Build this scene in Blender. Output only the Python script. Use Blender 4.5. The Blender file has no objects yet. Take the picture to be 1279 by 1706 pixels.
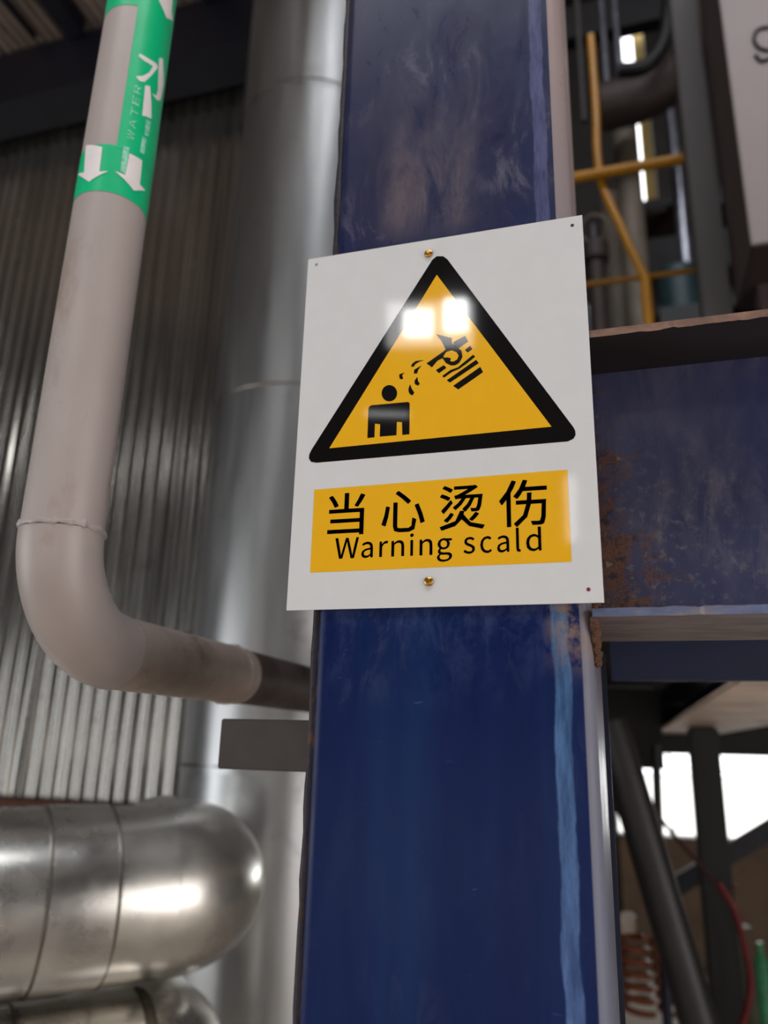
import bpy, bmesh, math, random
from mathutils import Vector, Matrix, noise
random.seed(7)
PI = math.pi
sc = bpy.context.scene
COL = sc.collection

# ---------------------------------------------------------------- camera
CAM = Vector((0.16028670, -0.69287243, -0.32268682))
YAW, PITCH, ROLL, FPX = 0.298189403, 0.292330827, 0.0269344969, 1287.02
_cy, _sy, _cp, _sp = math.cos(YAW), math.sin(YAW), math.cos(PITCH), math.sin(PITCH)
_cr, _sr = math.cos(ROLL), math.sin(ROLL)
FW = Vector((-_sy*_cp, _cy*_cp, _sp))
_r = Vector((_cy, _sy, 0)); _u = _r.cross(FW)
RT = _cr*_r + _sr*_u
UP = -_sr*_r + _cr*_u
cd = bpy.data.cameras.new('camera'); cam = bpy.data.objects.new('camera', cd); COL.objects.link(cam)
cam.matrix_world = Matrix(((RT.x, UP.x, -FW.x, CAM.x), (RT.y, UP.y, -FW.y, CAM.y), (RT.z, UP.z, -FW.z, CAM.z), (0, 0, 0, 1)))
cd.sensor_fit = 'VERTICAL'; cd.sensor_height = 36.0; cd.lens = 36.0*FPX/1706
cd.clip_start = 0.02; cd.clip_end = 300
cd.dof.use_dof = True; cd.dof.focus_distance = 0.755; cd.dof.aperture_fstop = 3.2
sc.camera = cam

def at(px, py, Y=None, X=None, Z=None):
    d = FW + (px-639.5)/FPX*RT - (py-853)/FPX*UP
    if Y is not None: t = (Y-CAM.y)/d.y
    elif X is not None: t = (X-CAM.x)/d.x
    else: t = (Z-CAM.z)/d.z
    return CAM + t*d

# ---------------------------------------------------------------- world: even overcast sky
w = bpy.data.worlds.new('overcast'); sc.world = w; w.use_nodes = True
nt = w.node_tree; bg = nt.nodes['Background']
tc = nt.nodes.new('ShaderNodeTexCoord'); sx = nt.nodes.new('ShaderNodeSeparateXYZ'); cr = nt.nodes.new('ShaderNodeValToRGB')
nt.links.new(tc.outputs['Generated'], sx.inputs[0]); nt.links.new(sx.outputs['Z'], cr.inputs[0]); nt.links.new(cr.outputs[0], bg.inputs[0])
cr.color_ramp.elements[0].color = (0.80, 0.84, 0.86, 1); cr.color_ramp.elements[1].color = (0.95, 0.97, 1.0, 1)
bg.inputs[1].default_value = 3.2

sc.view_settings.view_transform = 'Standard'; sc.view_settings.look = 'None'
sc.view_settings.gamma = 1; sc.view_settings.use_curve_mapping = False
sc.view_settings.exposure = 0.50
sc.cycles.use_denoising = True
sc.cycles.max_bounces = 6; sc.cycles.diffuse_bounces = 3; sc.cycles.glossy_bounces = 4
sc.cycles.sample_clamp_indirect = 6
sc.cycles.caustics_reflective = False; sc.cycles.caustics_refractive = False

def area(name, loc, target, sx, sy, power, col=(1, 1, 1)):
    l = bpy.data.lights.new(name, 'AREA'); l.shape = 'RECTANGLE'; l.size = sx; l.size_y = sy; l.energy = power; l.color = col
    o = bpy.data.objects.new(name, l); COL.objects.link(o); o.location = loc
    o.rotation_euler = (Vector(target)-Vector(loc)).to_track_quat('-Z', 'Y').to_euler()
    return o
# daylight from unseen bay doors either side, and added fill lamps
area('bay_door_light_right', (4.6, -1.6, -0.35), (0, -1.6, -0.35), 3.6, 3.0, 100, (1.0, 0.95, 0.93))
area('bay_door_light_left', (-4.6, -2.6, -0.55), (0, -2.0, -0.4), 3.2, 2.4, 75, (0.93, 0.97, 1.0))
area('overhead_fill_light', (0.4, -3.2, 7.6), (0.0, -0.4, 0), 7.5, 1.3, 330, (0.93, 0.96, 1.0))  # added overhead fill for the sign and the clad pipes
area('low_fill_light', (0.6, -5.6, -1.15), (0.2, 0, -0.6), 8.0, 1.3, 34, (1.0, 0.95, 0.88))  # added wide fill from low behind the camera, lifting soffits and pipe undersides
area('back_opening_light', (1.4, 6.8, -0.68), (1.0, 0, -0.3), 2.4, 0.6, 8, (1.0, 0.98, 0.95))
# two small windows high in the gable behind the camera
area('gable_window_light_left', (-1.52, -5.7, 3.57), (-0.02, 0, 0.09), 0.29, 0.25, 5.0, (1, 0.98, 0.97))
area('gable_window_light_right', (-1.14, -5.7, 3.60), (0.01, 0, 0.09), 0.22, 0.30, 5.0, (1, 1, 1))

area('glare_haze_light', (-1.42, -5.8, 3.60), (0, 0, 0.09), 0.85, 0.42, 5.5, (1, 1, 1))  # added faint lamp for the soft glow round the window glare
area('pictogram_streak_light', (-1.81, -5.7, 2.66), (-0.06, 0, 0.0), 0.42, 0.035, 0.25, (1, 1, 1))  # added thin lamp for the reflected streak across the pictogram
area('caption_glow_light', (-0.165, -5.7, 1.62), (0.12, 0, -0.12), 0.10, 0.55, 0.5, (1, 1, 1))  # added tall lamp for the reflected glow beside the caption

# ---------------------------------------------------------------- materials
def new_mat(name):
    m = bpy.data.materials.new(name); m.use_nodes = True
    return m, m.node_tree, m.node_tree.nodes['Principled BSDF']
def N(t, kind, **kw):
    n = t.nodes.new(kind)
    for k, v in kw.items(): setattr(n, k, v)
    return n
def coords(t, scale=(1, 1, 1)):
    tc = N(t, 'ShaderNodeTexCoord'); mp = N(t, 'ShaderNodeMapping'); mp.inputs['Scale'].default_value = scale
    t.links.new(tc.outputs['Object'], mp.inputs[0]); return mp.outputs[0]
def nz(t, vec, scale, detail=4, rough=0.6, dist=0.0):
    n = N(t, 'ShaderNodeTexNoise'); n.inputs['Scale'].default_value = scale; n.inputs['Detail'].default_value = detail
    n.inputs['Roughness'].default_value = rough; n.inputs['Distortion'].default_value = dist
    t.links.new(vec, n.inputs['Vector']); return n.outputs['Fac']
def ramp(t, fac, stops):
    r = N(t, 'ShaderNodeValToRGB'); els = r.color_ramp.elements
    while len(els) < len(stops): els.new(0.5)
    for e, (p, c) in zip(els, stops):
        e.position = p; e.color = (c[0], c[1], c[2], 1) if not isinstance(c, (int, float)) else (c, c, c, 1)
    t.links.new(fac, r.inputs[0]); return r.outputs[0]
def mix(t, fac, a, b):
    m = N(t, 'ShaderNodeMix', data_type='RGBA')
    for s, v in ((0, fac), (6, a), (7, b)):
        if isinstance(v, (int, float)): m.inputs[s].default_value = v
        elif isinstance(v, tuple): m.inputs[s].default_value = (*v, 1)
        else: t.links.new(v, m.inputs[s])
    return m.outputs[2]
def math_(t, op, a, b=None, c=None):
    m = N(t, 'ShaderNodeMath', operation=op)
    for i, v in enumerate((a, b, c)):
        if v is None: continue
        if isinstance(v, (int, float)): m.inputs[i].default_value = v
        else: t.links.new(v, m.inputs[i])
    return m.outputs[0]
def mrange(t, v, a, b, lo=0.0, hi=1.0):
    m = N(t, 'ShaderNodeMapRange'); m.clamp = True
    for i, x in zip((1, 2, 3, 4), (a, b, lo, hi)): m.inputs[i].default_value = x
    t.links.new(v, m.inputs[0]); return m.outputs[0]
def bump(t, b, h, strength=0.3, dist=0.002):
    n = N(t, 'ShaderNodeBump'); n.inputs['Strength'].default_value = strength; n.inputs['Distance'].default_value = dist
    t.links.new(h, n.inputs['Height']); t.links.new(n.outputs[0], b.inputs['Normal'])
def srgb(r, g, b):
    return tuple((c/255/12.92 if c/255 <= .04045 else ((c/255+.055)/1.055)**2.4) for c in (r, g, b))

def simple(name, col, rough=0.5, metal=0.0, var=0.25, scale=18, stretch=(1, 1, 1), bmp=0.0, dirt=None):
    m, t, b = new_mat(name)
    v = coords(t, stretch); n = nz(t, v, scale)
    dark = tuple(c*(1-var) for c in col); lite = tuple(min(1, c*(1+var)) for c in col)
    c = ramp(t, n, [(0.3, dark), (0.7, lite)])
    if dirt:
        n2 = nz(t, v, scale*0.35, 6, 0.7); f = mrange(t, n2, dirt[1], dirt[1]+0.12); c = mix(t, f, c, dirt[0])
    t.links.new(c, b.inputs['Base Color'])
    b.inputs['Roughness'].default_value = rough; b.inputs['Metallic'].default_value = metal
    if bmp: bump(t, b, n, bmp)
    return m

def sign_mat(name, col, rough=0.045):
    m, t, b = new_mat(name)
    b.inputs['Roughness'].default_value = rough
    b.inputs['IOR'].default_value = 1.48
    tc = N(t, 'ShaderNodeTexCoord')
    n0 = nz(t, tc.outputs['Object'], 40, 3)
    t.links.new(ramp(t, n0, [(0.2, tuple(c*0.97 for c in col)), (0.8, tuple(min(1, c*1.02) for c in col))]), b.inputs['Base Color'])
    # pulled-in dimple around the upper rivet and slow waviness of the thin plate
    d = N(t, 'ShaderNodeVectorMath', operation='DISTANCE'); d.inputs[1].default_value = (-0.0104, 0, 0.1817)
    t.links.new(tc.outputs['Object'], d.inputs[0])
    h = math_(t, 'MULTIPLY', d.outputs['Value'], d.outputs['Value'])
    h = math_(t, 'EXPONENT', math_(t, 'MULTIPLY', h, -1/(0.017**2)))
    wv = nz(t, coords(t, (9, 1, 2.2)), 1.0, 1, 0.4)
    hh = math_(t, 'ADD', math_(t, 'MULTIPLY', h, -0.0007), math_(t, 'MULTIPLY', wv, 0.0004))
    n = N(t, 'ShaderNodeBump'); n.inputs['Strength'].default_value = 1.0; n.inputs['Distance'].default_value = 1.0
    t.links.new(hh, n.inputs['Height']); t.links.new(n.outputs[0], b.inputs['Normal'])
    return m

M = {}
M['sign_white'] = sign_mat('sign_white', srgb(214, 212, 212))
M['sign_yellow'] = sign_mat('sign_yellow', srgb(236, 176, 34))
M['sign_black'] = sign_mat('sign_black', (0.006, 0.005, 0.005), 0.045)
M['sign_text'] = sign_mat('sign_text', (0.020, 0.006, 0.008), 0.2)
M['brass'] = simple('brass', srgb(190, 140, 70), 0.3, 0.9, 0.35, 300)

def blue_paint(name, dusty=1.0, streak=False, rust_left=False):
    m, t, b = new_mat(name)
    tc = N(t, 'ShaderNodeTexCoord'); v = tc.outputs['Object']
    sep = N(t, 'ShaderNodeSeparateXYZ'); t.links.new(v, sep.inputs[0]); x, z = sep.outputs['X'], sep.outputs['Z']
    vs = coords(t, (1, 1, 0.35))
    base = ramp(t, nz(t, coords(t, (1, 1, 0.12)), 9, 4), [(0.3, srgb(10, 20, 66)), (0.55, srgb(12, 30, 76)), (0.8, srgb(18, 48, 92))])
    # patchy dust film, with reflected haze painted over the column's upper stretch
    up = mrange(t, z, -0.22, 0.24, 0.05, 1.0) if streak else None
    film = ramp(t, nz(t, vs, 7, 5, 0.65, 0.4), [(0.30, 0.25), (0.70, 0.95)])
    f1 = math_(t, 'MULTIPLY', film, math_(t, 'MULTIPLY', up, 0.80*dusty)) if streak else math_(t, 'MULTIPLY', film, 0.80*dusty)
    c = mix(t, f1, base, srgb(56, 52, 68) if streak else srgb(80, 80, 106))
    # powdery blotches
    bl = nz(t, vs, 30, 6, 0.74, 0.6)
    bm = nz(t, v, 8, 2, 0.5)
    bf = math_(t, 'MULTIPLY', mrange(t, bl, 0.52 if streak else 0.46, 0.70), mrange(t, bm, 0.46 if streak else 0.36, 0.60))
    if streak:
        near = math_(t, 'MULTIPLY', mrange(t, z, 0.20, 0.24), mrange(t, z, 0.42, 0.25))
        nearx = math_(t, 'MULTIPLY', mrange(t, x, -0.075, -0.05), mrange(t, x, 0.06, 0.02))
        patch = math_(t, 'MULTIPLY', math_(t, 'MULTIPLY', near, nearx), mrange(t, nz(t, vs, 18, 5, 0.7, 0.5), 0.40, 0.62))
        c = mix(t, math_(t, 'MULTIPLY', patch, 0.75), c, srgb(108, 94, 98))
        bf = math_(t, 'MULTIPLY', bf, mrange(t, z, -0.35, 0.1, 0.12, 0.75))
    c = mix(t, math_(t, 'MULTIPLY', bf, 0.85), c, srgb(104, 100, 114))
    # small scratches
    sn = nz(t, coords(t, (3, 3, 30)), 12, 2, 0.5, 1.2)
    c = mix(t, math_(t, 'MULTIPLY', mrange(t, sn, 0.74, 0.78), 0.2), c, srgb(130, 140, 165))
    if streak:
        # worn band along the right corner, and a paler grey strip on the rounded corner
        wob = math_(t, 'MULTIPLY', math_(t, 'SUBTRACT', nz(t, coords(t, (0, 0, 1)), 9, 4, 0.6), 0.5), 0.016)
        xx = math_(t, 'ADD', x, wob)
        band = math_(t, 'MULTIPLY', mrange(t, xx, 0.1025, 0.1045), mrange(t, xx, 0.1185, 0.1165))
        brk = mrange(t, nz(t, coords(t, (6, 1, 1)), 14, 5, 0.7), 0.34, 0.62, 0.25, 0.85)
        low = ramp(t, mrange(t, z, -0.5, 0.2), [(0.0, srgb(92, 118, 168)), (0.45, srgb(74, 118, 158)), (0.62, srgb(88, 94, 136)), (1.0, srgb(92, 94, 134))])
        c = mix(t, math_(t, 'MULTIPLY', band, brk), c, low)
        pale_strip = math_(t, 'MULTIPLY', mrange(t, math_(t, 'SUBTRACT', x, mrange(t, z, -0.25, 0.15, 0.0050, 0.0)), 0.1232, 0.1242), mrange(t, nz(t, coords(t, (4, 1, 1)), 12, 4), 0.18, 0.3, 0.7, 1.0))
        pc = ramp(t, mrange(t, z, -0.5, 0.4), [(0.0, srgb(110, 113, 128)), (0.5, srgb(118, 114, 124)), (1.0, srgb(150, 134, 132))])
        c = mix(t, pale_strip, c, pc)
        # scraped paint just under the sign
        cut = mrange(t, z, 0.15, 0.0)
        us = math_(t, 'MULTIPLY', math_(t, 'MULTIPLY', cut, mrange(t, z, -0.30, -0.21)), mrange(t, nz(t, coords(t, (1, 1, .5)), 38, 6, 0.75, 0.5), 0.46, 0.66))
        c = mix(t, math_(t, 'MULTIPLY', us, 0.5), c, srgb(66, 76, 112))
        us2 = math_(t, 'MULTIPLY', math_(t, 'MULTIPLY', math_(t, 'MULTIPLY', cut, mrange(t, z, -0.265, -0.22)), mrange(t, x, 0.095, 0.115)), mrange(t, nz(t, v, 60, 5, 0.7), 0.40, 0.55))
        c = mix(t, math_(t, 'MULTIPLY', us2, 0.8), c, srgb(134, 112, 100))
        # flaked left corner
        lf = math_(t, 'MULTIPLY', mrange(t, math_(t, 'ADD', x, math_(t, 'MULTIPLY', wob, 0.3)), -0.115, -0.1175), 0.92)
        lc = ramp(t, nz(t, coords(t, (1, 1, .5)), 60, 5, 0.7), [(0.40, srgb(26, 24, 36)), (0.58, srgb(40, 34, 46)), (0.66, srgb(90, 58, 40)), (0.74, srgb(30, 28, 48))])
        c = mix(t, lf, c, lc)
    if rust_left:
        # rust blooming from the welded end
        rn = nz(t, v, 34, 6, 0.72, 0.6)
        e = mrange(t, math_(t, 'ADD', x, math_(t, 'MULTIPLY', z, 0.25)), 0.275, 0.12)
        thr = math_(t, 'SUBTRACT', rn, math_(t, 'MULTIPLY', math_(t, 'SUBTRACT', 1.0, e), 0.55))
        sp_ = math_(t, 'MULTIPLY', mrange(t, nz(t, v, 110, 5, 0.7), 0.54, 0.66), mrange(t, z, 0.02, -0.16))
        c = mix(t, math_(t, 'MULTIPLY', sp_, math_(t, 'MULTIPLY', mrange(t, x, 0.36, 0.18), 0.7)), c, srgb(124, 122, 122))
        c = mix(t, math_(t, 'MULTIPLY', mrange(t, thr, 0.33, 0.50), 0.9), c, ramp(t, nz(t, v, 90, 4), [(0.38, srgb(52, 40, 42)), (0.52, srgb(112, 74, 48)), (0.60, srgb(60, 48, 56)), (0.70, srgb(140, 116, 86))]))
    t.links.new(c, b.inputs['Base Color'])
    t.links.new(mrange(t, bl, 0.3, 0.7, 0.22, 0.45), b.inputs['Roughness']); b.inputs['Specular IOR Level'].default_value = 0.14 if streak else 0.4
    bump(t, b, nz(t, coords(t, (1, 1, 0.3)), 30, 3), 0.12, 0.001)
    return m
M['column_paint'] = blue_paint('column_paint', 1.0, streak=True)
M['beam_paint'] = blue_paint('beam_paint', 1.25, rust_left=True)
M['dark_blue'] = simple('dark_blue', srgb(14, 20, 50), 0.5, 0, 0.3, 14, (1, 1, .4), 0.1, (srgb(50, 46, 60), 0.6))
M['flange_worn'] = simple('flange_worn', srgb(116, 100, 98), 0.6, 0, 0.35, 30, (0.4, 1, 1), 0.4, (srgb(84, 62, 50), 0.52))
M['flange_blue_worn'] = simple('flange_blue_worn', srgb(90, 98, 128), 0.55, 0, 0.35, 40, (0.3, 1, 1), 0.3, (srgb(140, 122, 112), 0.52))
M['rusty_edge'] = simple('rusty_edge', srgb(122, 92, 78), 0.8, 0, 0.4, 60, (0.5, 1, 1), 0.8, (srgb(66, 44, 38), 0.52))
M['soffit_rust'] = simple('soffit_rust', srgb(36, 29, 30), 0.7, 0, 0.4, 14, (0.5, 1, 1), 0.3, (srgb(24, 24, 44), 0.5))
M['weld'] = simple('weld', srgb(40, 34, 42), 0.6, 0.3, 0.5, 120, (1, 1, 1), 0.6, (srgb(78, 50, 36), 0.56))
M['rust'] = simple('rust', srgb(96, 62, 44), 0.85, 0, 0.4, 90, (1, 1, 1), 0.8, (srgb(80, 60, 60), 0.55))
M['pipe_paint'] = simple('pipe_paint', srgb(168, 156, 152), 0.42, 0, 0.05, 16, (1, 1, .5), 0.06, (srgb(150, 132, 120), 0.60))
M['pipe_paint_dusty'] = simple('pipe_paint_dusty', srgb(162, 146, 136), 0.5, 0, 0.14, 22, (1, 1, 1), 0.15, (srgb(112, 92, 80), 0.56))
M['pipe_raw'] = simple('pipe_raw', srgb(70, 58, 54), 0.6, 0.1, 0.4, 12, (1, 1, 1), 0.2, (srgb(36, 26, 26), 0.50))
M['label_green'] = simple('label_green', srgb(8, 186, 124), 0.35, 0, 0.08, 20)
M['label_white'] = simple('label_white', srgb(232, 224, 224), 0.4, 0, 0.04, 60)
M['label_pale'] = simple('label_pale', srgb(140, 214, 184), 0.4, 0, 0.35, 160)

def galv(name, col, rough, stretch, scale, bmp, dirtc, thr):
    m, t, b = new_mat(name)
    v = coords(t, stretch); n = nz(t, v, scale, 5, 0.65)
    c = ramp(t, n, [(0.3, tuple(x*0.72 for x in col)), (0.7, col)])
    d = mrange(t, nz(t, coords(t), 6, 6, 0.7, 0.5), thr, thr+0.15)
    c = mix(t, math_(t, 'MULTIPLY', d, 0.6), c, dirtc)
    t.links.new(c, b.inputs['Base Color']); b.inputs['Metallic'].default_value = 0.92
    t.links.new(mrange(t, n, 0.3, 0.7, rough-0.06, rough+0.12), b.inputs['Roughness'])
    n3 = nz(t, v, scale*0.4, 3, 0.5)
    bump(t, b, n3, bmp, 0.01)
    return m
M['corrugated'] = galv('corrugated', srgb(178, 175, 170), 0.19, (1, 1, 0.05), 9, 0.12, srgb(90, 76, 70), 0.62)
M['vessel_clad'] = galv('vessel_clad', srgb(170, 170, 170), 0.36, (1, 1, 0.12), 7, 0.6, srgb(110, 104, 100), 0.6)
M['pipe_clad'] = galv('pipe_clad', srgb(246, 242, 234), 0.26, (1, 1, 1), 5, 0.22, srgb(130, 120, 110), 0.66)
M['seam'] = simple('seam', srgb(120, 112, 106), 0.4, 0.8, 0.2, 30)
M['gasket'] = simple('gasket', srgb(92, 84, 70), 0.7, 0.2, 0.3, 30)
M['black_steel'] = simple('black_steel', srgb(15, 14, 17), 0.55, 0, 0.3, 10)
M['navy_black'] = simple('navy_black', srgb(20, 21, 34), 0.5, 0, 0.3, 10)
M['deck'] = simple('deck', srgb(176, 160, 150), 0.55, 0.4, 0.25, 8, (1, .3, 1))
M['plate_dark'] = simple('plate_dark', srgb(66, 56, 54), 0.6, 0.1, 0.12, 30)
M['wall_dark'] = simple('wall_dark', srgb(62, 55, 54), 0.8, 0, 0.2, 3)
M['wall_brown'] = simple('wall_brown', srgb(134, 112, 92), 0.8, 0, 0.2, 4)
M['floor'] = simple('floor_concrete', srgb(186, 174, 160), 0.7, 0, 0.15, 3)
M['ground'] = simple('outdoor_concrete', srgb(200, 198, 190), 0.9, 0, 0.06, 1)
M['rail_yellow'] = simple('rail_yellow', srgb(180, 122, 20), 0.4, 0, 0.12, 20)
M['cabinet_grey'] = simple('cabinet_grey', srgb(144, 132, 130), 0.55, 0, 0.05, 4)
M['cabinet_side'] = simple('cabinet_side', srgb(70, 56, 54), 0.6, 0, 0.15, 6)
M['col_grey'] = simple('col_grey', srgb(74, 68, 66), 0.6, 0, 0.15, 8, (1, 1, .3))
M['cream'] = simple('cream', srgb(116, 104, 92), 0.6, 0, 0.2, 8)
M['duct_brown'] = simple('duct_brown', srgb(66, 53, 48), 0.6, 0.1, 0.2, 8)
M['steel_light'] = simple('steel_light', srgb(150, 150, 160), 0.35, 0.8, 0.3, 12)
M['ochre'] = simple('ochre', srgb(196, 166, 92), 0.7)
M['teal'] = simple('teal', srgb(34, 58, 64), 0.5, 0, 0.2, 10)
M['marker'] = simple('marker', (0.01, 0.008, 0.008), 0.5)
M['hose_red'] = simple('hose_red', srgb(116, 24, 30), 0.6)
M['cable_red'] = simple('cable_red', srgb(60, 14, 16), 0.6)
M['orange'] = simple('orange', srgb(116, 58, 24), 0.5, 0, 0.3, 30)
M['green'] = simple('green', srgb(70, 160, 110), 0.4)
M['drum'] = simple('drum', srgb(112, 108, 90), 0.6)
M['white_box'] = simple('white_box', srgb(230, 214, 196), 0.5)
M['grey_brace'] = simple('grey_brace', srgb(48, 45, 47), 0.45, 0.2, 0.2, 8)

# ---------------------------------------------------------------- mesh helpers
def obj(name, bm, mats, parent=None, smooth=False, loc=None):
    bm.normal_update()
    me = bpy.data.meshes.new(name); bm.to_mesh(me); bm.free()
    for m in (mats if isinstance(mats, (list, tuple)) else [mats]): me.materials.append(M[m])
    if smooth:
        me.polygons.foreach_set('use_smooth', [True]*len(me.polygons))
        try: me.set_sharp_from_angle(angle=math.radians(38))
        except Exception: pass
    o = bpy.data.objects.new(name, me); COL.objects.link(o)
    if parent: o.parent = parent; o.matrix_parent_inverse = Matrix.Translation(-parent.location)
    return o
def thing(name, label, cat, loc=(0, 0, 0), group=None):
    o = bpy.data.objects.new(name, None); COL.objects.link(o); o.location = loc; o.empty_display_size = 0.1
    o['label'] = label; o['category'] = cat
    if group: o['group'] = group
    return o
def tag(o, label, cat, group=None):
    o['label'] = label; o['category'] = cat
    if group: o['group'] = group
    return o
def box(bm, x0, x1, y0, y1, z0, z1, bev=0.0):
    vs = [bm.verts.new((x, y, z)) for x in (x0, x1) for y in (y0, y1) for z in (z0, z1)]
    fs = [bm.faces.new([vs[i] for i in f]) for f in ((0, 1, 3, 2), (4, 6, 7, 5), (0, 4, 5, 1), (2, 3, 7, 6), (0, 2, 6, 4), (1, 5, 7, 3))]
    if bev:
        es = list({e for f in fs for e in f.edges}); bmesh.ops.bevel(bm, geom=es, offset=bev, segments=2, affect='EDGES')
    return bm
def B(*a, bev=0.0): return box(bmesh.new(), *a, bev=bev)
def tube(bm, pts, r, seg=20, cap=True):
    pts = [Vector(p) for p in pts]; rings = []; n = len(pts)
    rs = r if isinstance(r, (list, tuple)) else [r]*n
    prev = None
    for i, p in enumerate(pts):
        d = (pts[min(i+1, n-1)]-pts[max(i-1, 0)]).normalized()
        if prev is None:
            a = Vector((0, 0, 1)) if abs(d.z) < .9 else Vector((1, 0, 0)); u = d.cross(a).normalized()
        else: u = (prev - d*prev.dot(d)).normalized()
        prev = u; v = d.cross(u)
        rings.append([bm.verts.new(p + rs[i]*(math.cos(2*PI*k/seg)*u + math.sin(2*PI*k/seg)*v)) for k in range(seg)])
    for a, b in zip(rings, rings[1:]):
        for k in range(seg): bm.faces.new((a[k], a[(k+1) % seg], b[(k+1) % seg], b[k]))
    if cap: bm.faces.new(rings[0][::-1]); bm.faces.new(rings[-1])
    return bm
def T(pts, r, seg=20, cap=True): return tube(bmesh.new(), pts, r, seg, cap)
def smoothpath(pts, k=8):
    pts = [Vector(p) for p in pts]; P = [pts[0]*2-pts[1]]+pts+[pts[-1]*2-pts[-2]]; out = []
    for i in range(1, len(P)-2):
        for j in range(k):
            t = j/k; a, b, c, d = P[i-1:i+3]
            out.append(0.5*((2*b)+(c-a)*t+(2*a-5*b+4*c-d)*t*t+(3*b-a-3*c+d)*t**3))
    return out+[pts[-1]]
def polyplate(bm, pts2, y0, y1, frame=None):
    """pts2 in (x,z), extruded from y0 to y1"""
    f = [bm.verts.new((x, y0, z)) for x, z in pts2]; g = [bm.verts.new((x, y1, z)) for x, z in pts2]
    bm.faces.new(f); bm.faces.new(g[::-1]); n = len(f)
    for i in range(n): bm.faces.new((f[i], g[i], g[(i+1) % n], f[(i+1) % n]))
    bmesh.ops.recalc_face_normals(bm, faces=bm.faces[:]); return bm
def profile(bm, pts2, z0, z1):
    """pts2 in (x,y), extruded along z"""
    f = [bm.verts.new((x, y, z0)) for x, y in pts2]; g = [bm.verts.new((x, y, z1)) for x, y in pts2]; n = len(f)
    bm.faces.new(f); bm.faces.new(g[::-1])
    for i in range(n): bm.faces.new((f[i], g[i], g[(i+1) % n], f[(i+1) % n]))
    bmesh.ops.recalc_face_normals(bm, faces=bm.faces[:]); return bm

# ---------------------------------------------------------------- the hall
def struct(o): o['kind'] = 'structure'; return o
FL = -2.0
struct(obj('floor', B(-5, 5, -6, 7, FL-0.1, FL), 'floor'))
struct(obj('wall_left', B(-5.1, -5, -6, 7, FL, 8.0), 'wall_dark'))
struct(obj('wall_right', B(5, 5.1, -6, 7, FL, 8.0), 'wall_dark'))
struct(obj('wall_front', B(-5.1, 5.1, -6.1, -6, FL, 8.0), 'wall_dark'))
struct(obj('ceiling', B(-5.1, 5.1, -6.1, 7.1, 8.0, 8.1), 'wall_dark'))
# back wall with the long bay opening and the tall narrow lights
def backwall():
    xs = [-5.1, -0.0, 0.06, 2.6, 5.1]
    bm = bmesh.new()
    box(bm, -5.1, 0.06, 7, 7.1, FL, 8.0); box(bm, 2.6, 5.1, 7, 7.1, FL, 8.0)
    box(bm, 0.06, 2.6, 7, 7.1, FL, -1.02); box(bm, 0.06, 2.6, 7, 7.1, -0.34, 5.0)
    a = at(1060, 330, Y=7); b = at(1076, 200, Y=7); c = at(1059, 100, Y=7); d = at(1082, 24, Y=7)
    x0, x1 = a.x-0.02, b.x+0.05
    box(bm, 0.06, x0, 7, 7.1, 5.0, 8.0); box(bm, x1, 2.6, 7, 7.1, 5.0, 8.0)
    return bm, x0, x1
bmw, SX0, SX1 = backwall()
wb = struct(obj('wall_back', bmw, 'wall_dark'))
obj('wainscot', B(0.06, 5.0, 6.94, 6.995, FL, -1.03), 'wall_brown', wb)
obj('window_rail', B(0.06, 2.6, 7.02, 7.05, -0.47, -0.46), 'steel_light', wb)
obj('window_rail', B(0.06, 2.6, 7.02, 7.05, -0.53, -0.52), 'steel_light', wb)
obj('window_mullion', B(0.52, 0.54, 7.02, 7.06, -1.02, -0.34), 'black_steel', wb)
obj('window_sill', B(0.06, 2.6, 6.9, 7.12, -1.06, -1.02), 'cream', wb)
obj('outer_post', B(SX0+(SX1-SX0)*0.55, SX1+0.1, 7.2, 7.3, FL, 13.0), 'ochre', wb)
struct(obj('ground', B(-30, 30, 7.1, 70, FL-0.2, FL-0.05), 'ground'))

# ---------------------------------------------------------------- blue box column
def rounded(x0, x1, y0, y1, r, n=8):
    pts = []
    for cx, cy, a0 in ((x1-r, y0+r, -PI/2), (x1-r, y1-r, 0), (x0+r, y1-r, PI/2), (x0+r, y0+r, PI)):
        for k in range(n+1):
            a = a0+PI/2*k/n; pts.append((cx+r*math.cos(a), cy+r*math.sin(a)))
    return pts
colm = thing('steel_column', 'thick blue painted steel box column carrying the warning sign', 'column', (0.005, 0.13, FL))
def pt(o): return o
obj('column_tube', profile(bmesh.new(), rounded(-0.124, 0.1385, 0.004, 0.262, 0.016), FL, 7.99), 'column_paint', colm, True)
bm = bmesh.new()
zz = [FL+0.02*i for i in range(int(4.4/0.02))]
rings = []
for z in zz:
    r = 0.0042 + 0.0022*noise.noise(Vector((0, 3, z*9))) + 0.002*noise.noise(Vector((5, 0, z*31)))
    cx = -0.1215 + 0.0012*noise.noise(Vector((1, 1, z*14)))
    rings.append([bm.verts.new((cx+r*math.cos(2*PI*k/8), 0.0115+r*math.sin(2*PI*k/8), z)) for k in range(8)])
for a, b in zip(rings, rings[1:]):
    for k in range(8): bm.faces.new((a[k], a[(k+1) % 8], b[(k+1) % 8], b[k]))
o = obj('weld_seam', bm, 'weld', colm, True); o['label'] = 'rough dark weld seam along the left corner'
o = obj('bracket_plate', B(-0.316, -0.10, 0.196, 0.204, -0.356, -0.297, bev=0.0015), 'plate_dark', colm); o['label'] = 'plain dark grey-brown plate sticking out to the left'
obj('rear_flange', B(-0.05, 0.1435, 0.264, 0.276, FL, -0.213), 'dark_blue', colm)
bm = bmesh.new()
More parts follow.
